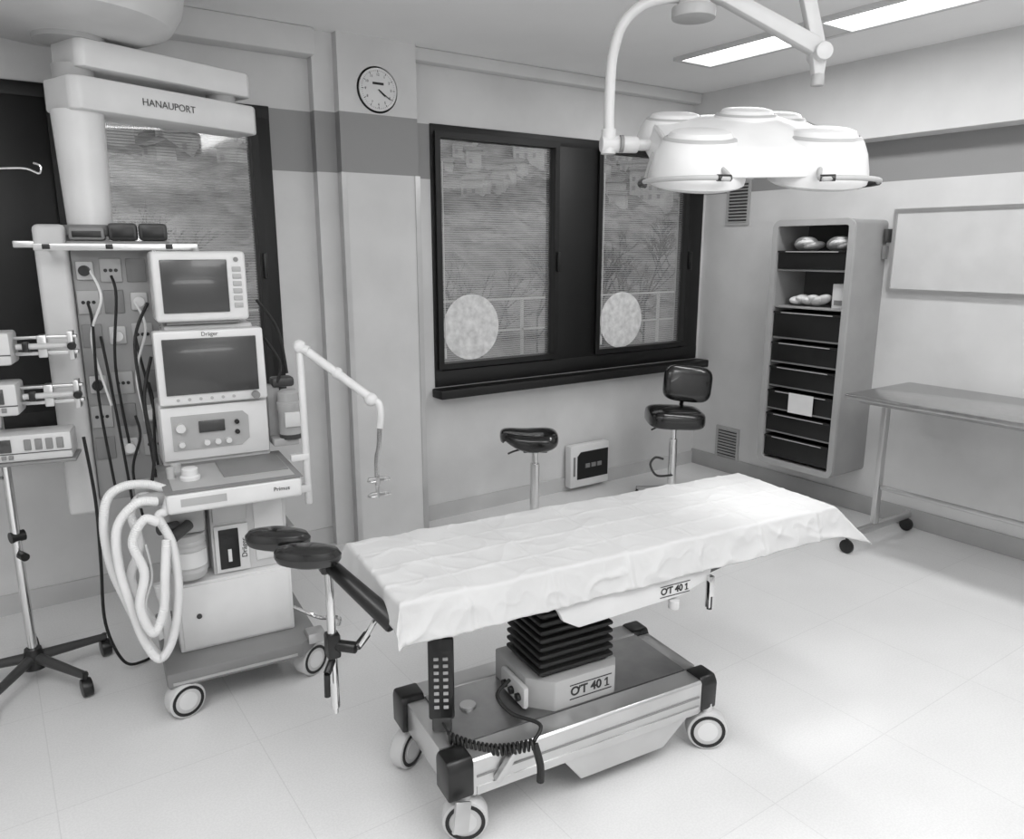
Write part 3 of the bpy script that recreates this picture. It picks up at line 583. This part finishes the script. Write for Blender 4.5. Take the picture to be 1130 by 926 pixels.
# ---------------------------------------------------------------- cabinet
CY0,CY1=2.65,3.22
CYM=(CY0+CY1)/2
B=thing('storage_cabinet','tall grey open-front storage cabinet hung on the right wall','cabinet',(XR,CYM,.28),0)
h=1.60;hw=(CY1-CY0)/2
MB().ringf(2*hw-.01,h-.01,.028,.03,.34,(-.34,0,h/2),(0,1,0),(0,0,1),n=7).build('shell',CABM,B)
MB().ringf(2*hw,h,.038,.055,.022,(-.362,0,h/2),(0,1,0),(0,0,1),n=8).build('front_frame',CABF,B)
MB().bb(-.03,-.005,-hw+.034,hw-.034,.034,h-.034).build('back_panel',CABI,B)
for z in [1.575,1.34,1.14,.98,.82,.665,.51]:
    MB().bb(-.335,-.03,-hw+.034,hw-.034,z-.28-.012,z-.28,bev=.002).build('shelf',CABM,B)
MB().bb(-.05,-.02,-hw-.02,-hw+.0,1.36,1.44).build('hinge',GREYP,B)
labs={1.575:(.115,'uppermost black bin in the cabinet, just below the folded cloths'),1.14:(.165,'deep black bin directly under the open shelf of the cabinet'),.98:(.125,'third black bin from the top of the cabinet'),.82:(.125,'fourth black bin from the top of the cabinet'),.665:(.12,'black bin in the cabinet with a white paper sheet on its front'),.51:(.12,'second black bin from the bottom of the cabinet'),.335:(.14,'lowest black bin in the cabinet')}
for z,(bh,lab) in labs.items():
    b=thing('storage_bin',lab,'bin',(XR-.19,CYM,z+.001),0,'black bins in the cabinet');w2=hw-.045
    MB().bb(-.155,-.147,-w2,w2,0,bh,bev=.002).bb(.14,.148,-w2,w2,0,bh).bb(-.147,.14,-w2,-w2+.006,0,bh).bb(-.147,.14,w2-.006,w2,0,bh).bb(-.147,.14,-w2+.006,w2-.006,0,.006).bb(-.168,-.155,-w2,w2,bh-.012,bh,bev=.003).build('tray',BIN,b)
    MB().bb(-.1695,-.1678,-w2+.05,w2-.06,bh-.010,bh-.004).build('label_strip',LGREY,b)
    if z==.665: MB().box((-.171,-.02,bh-.065),(.002,.18,.13)).build('paper_sheet',PAPER,b)
cm=mat('folded_cloth',.7,.9,bump=.3,bscale=30)
for i,(y,sx,lab) in enumerate([(3.03,.16,'crumpled white cloth on the left of the uppermost bin'),(2.80,.15,'white cloth bundle on the right of the uppermost bin')]):
    q=MB()
    for k in range(5): q.ball((XR-.24-.02*(k%2),y-.04+.02*k,1.720+.014*(k%3)),(.18,sx*.65,.05),(RD(12*k-20),RD(5*k),RD(15*k)))
    tag(q.build('folded_cloth',cm),lab,'cloth')
q=MB()
for k in range(6): q.ball((XR-.23,3.08-.035*k,1.376+.010*(k%2)),(.16,.09,.055),(0,RD(4*k),RD(12*k)))
tag(q.build('supply_pouch',cm),'pile of pale supply pouches on the open cabinet shelf','pouch')
b=thing('carton','small white carton standing at the right of the open cabinet shelf','box',(XR-.22,2.76,1.3405),0)
MB().bb(-.06,.06,-.05,.05,0,.15,bev=.002).build('box_body',PAPER,b);MB().bb(-.0612,-.0598,-.035,.035,.02,.05).build('print_band',GREYP,b)
# wall board
Wb=thing('wall_panel','long white framed board on the right wall above the steel table','board',(XR,1.55,1.46),0)
MB().bb(-.02,0,-1.05,1.05,0,.46).build('board_surface',WHITE2,Wb)
MB().ringf(2.12,.49,.02,.004,.028,(-.03,0,.23),(0,1,0),(0,0,1)).build('frame',SATIN,Wb)
MB().bb(-.06,0,1.075,1.095,.28,.36,bev=.003).build('hook_bracket',DGREY,Wb)
G=thing('instrument_table','long stainless steel instrument table on casters along the right wall','table',(4.25,1.55,0),0)
MB().bb(-.34,.33,-.85,.845,.885,.913,bev=.006).build('tabletop',STEEL,G)
MB().bb(-.30,.30,-.78,.78,.865,.885).build('top_frame',STEEL,G)
for s in (-1,1):
    y=s*.74
    MB().box((-.08,y,.495),(.045,.03,.74),bev=.004).build('leg',SATIN,G)
    MB().box((-.02,y,.105),(.66,.034,.038),bev=.004).build('foot_bar',SATIN,G)
    for x in (-.345,.29):
        MB().cyl((x-.012,y,.04),(x+.012,y,.04),.04,n=22,bev=.004).cyl((x,y,.05),(x,y,.09),.01,n=8).build('caster',BLACK,G)
MB().cyl((-.08,-.72,.35),(-.08,.72,.35),.014,n=14).build('lower_rail',SATIN,G)
# ---------------------------------------------------------------- outside
def outmat(n,a,b_,sc): return mat(n,(a+b_)/2,.9,0,abs(b_-a)/(a+b_),sc)
HILL=outmat('hill_scrub',.08,.34,.35);TER=mat('terrace_concrete',.3,.9);BW=mat('building_plaster',.50,.9,var=.15,scale=.5);BR=mat('building_roof',.24,.9);BGL=mat('building_window',.30,.6);BRK=mat('bare_bark',.07,.9)
def hz(x,y): return -14+(y-40)*.36+5*noise.noise(Vector((x*.015,y*.015,0)))+2*noise.noise(Vector((x*.05,y*.05,4)))
bm=bmesh.new();gg=[]
for i in range(201):
    row=[]
    for j in range(131):
        x=-90+i*2.2;y=40+j*1.7
        row.append(bm.verts.new((x,y,hz(x,y)+1.6*noise.noise(Vector((x*.3,y*.3,7)))+1.3*noise.noise(Vector((x*.8,y*.8,3))))))
    gg.append(row)
for i in range(200):
    for j in range(130): bm.faces.new((gg[i][j],gg[i+1][j],gg[i+1][j+1],gg[i][j+1]))
m=MB();m.bm.free();m.bm=bm;hl=m.build('hillside',HILL,None,180);struct(hl)
struct(MB().bb(-8,20,YW+.25,10.2,-.3,-.05).build('terrace',TER))
placed=[]
def house(x,y,wd,dp,h,ds,grp):
    for px,py,pr_ in placed:
        if math.hypot(px-x,py-y)<pr_+wd*.75: return
    placed.append((x,y,wd*.75))
    t=thing('house',ds,'building',(x,y,hz(x,y)-1.0),RD(random.uniform(-70,-10)),grp)
    MB().bb(-wd/2,wd/2,-dp/2,dp/2,-3,h).build('wall',BW,t)
    MB().prism([(-dp/2-.3,h),(dp/2+.3,h),(0,h+.9)],(-wd/2-.3,0,0),(0,1,0),(0,0,1),wd+.6).build('roof',BR,t)
    for fz in range(int(h//1.8)):
        for k in range(int(wd//1.6)): MB().bb(-wd/2+.5+k*1.6,-wd/2+1.1+k*1.6,-dp/2-.06,-dp/2+.05,1.1+fz*1.7,1.9+fz*1.7).build('window',BGL,t)
for rt,y,wd,dp,h,ds in [(.985,112,8,5,6.5,'tall white apartment block behind the right pane'),(1.05,132,7,5,5.5,'pale block just behind the tall apartment block'),(.72,128,6,4,4.5,'widest white house behind the left pane'),(.14,122,6,4,4,'widest pale house seen through the left window')]:
    house(rt*y,y,wd,dp,h,ds,'larger buildings on the hillside')
r2=random.Random(3)
for i in range(150):
    rt=r2.choice([r2.uniform(.56,.80),r2.uniform(.86,1.08),r2.uniform(.10,.28)]);y=r2.gauss(130,10)
    if 108<y<155: house(rt*y,y,r2.uniform(2.4,4.2),r2.uniform(2.4,3.5),r2.uniform(2.0,3.4),'small pale house among many on the distant hillside','small houses on the hillside')
def tree(x,y,H,lab):
    r=random.Random(int(x*10));q=MB();t=thing('bare_tree',lab,'tree',(x,y,-8),0,'bare trees outside the windows')
    def br(p,d,L,rad,dep):
        e=p+d*L;q.cyl(p,e,rad,rad*.6,n=3)
        if dep==0:return
        for k in range(3):
            nd=(d+Vector((r.uniform(-.8,.8),r.uniform(-.8,.8),r.uniform(-.2,.4)))).normalized();br(p.lerp(e,r.uniform(.4,1)),nd,L*r.uniform(.55,.75),rad*.68,dep-1)
    br(Vector((0,0,0)),Vector((0,0,1)),H*.33,H*.007,6);q.build('branches',BRK,t)
for x,y,H,lab in [(22,36,15,'bare tree nearest the left pane of the right window'),(34,46,16,'spreading bare tree seen in the middle of the right window'),(45,46,17,'bare tree behind the right pane'),(8,44,15,'bare tree seen through the left window'),(30,34,14,'low bare tree in front of the slope')]: tree(x,y,H,lab)
rl=thing('railing','white outdoor railing seen low through the windows','railing',(8,9.9,-.05),0)
MB().bb(-12,10,-.03,.03,.97,1.0).build('rail',WHITE2,rl);MB().bb(-12,10,-.02,.02,.5,.52).build('rail',WHITE2,rl)
for i in range(23): MB().bb(-12+i,-11.96+i,-.02,.02,0,.97).build('post',WHITE2,rl)
# ---------------------------------------------------------------- light, world, camera
def area(n,loc,sx,sy,p,rot=(0,0,0)):
    l=bpy.data.lights.new(n,'AREA');l.shape='RECTANGLE';l.size=sx;l.size_y=sy;l.energy=p
    o=bpy.data.objects.new(n,l);COL.objects.link(o);o.location=loc;o.rotation_euler=rot
area('ceiling_area',(3.66,2.57,ZC-.03),.25,1.6,14)
area('ceiling_area',(3.66,.6,ZC-.03),.25,1.6,15)
area('ceiling_area',(1.4,-.2,ZC-.03),1.6,2.0,47)
area('ceiling_area',(-.6,1.0,ZC-.03),1.0,2.0,34)
area('added_uplight_fill',(.6,-.9,1.7),2.0,1.0,38,(RD(165),0,0))  # added unseen fill aimed upward, brightens ceiling and upper walls
sp=bpy.data.lights.new('lamp_spot','SPOT');sp.energy=26;sp.spot_size=RD(42);sp.spot_blend=1;sp.shadow_soft_size=.15
so=bpy.data.objects.new('lamp_spot',sp);COL.objects.link(so);so.location=(2.12,1.60,1.80);so.rotation_euler=Vector((.13,.08,-1)).to_track_quat('-Z','Y').to_euler()
w=bpy.data.worlds.new('w');bpy.context.scene.world=w;w.use_nodes=True;w.node_tree.nodes['Background'].inputs[0].default_value=(.9,.9,.9,1);w.node_tree.nodes['Background'].inputs[1].default_value=1.15
cam=bpy.data.cameras.new('camera');co=bpy.data.objects.new('camera',cam);COL.objects.link(co)
co.location=(0,0,1.7);co.rotation_euler=(RD(90-12.59),0,RD(-34.6));cam.sensor_width=36;cam.lens=842/1130*36;cam.clip_end=800
bpy.context.scene.camera=co
bpy.context.scene.view_settings.view_transform='Standard'
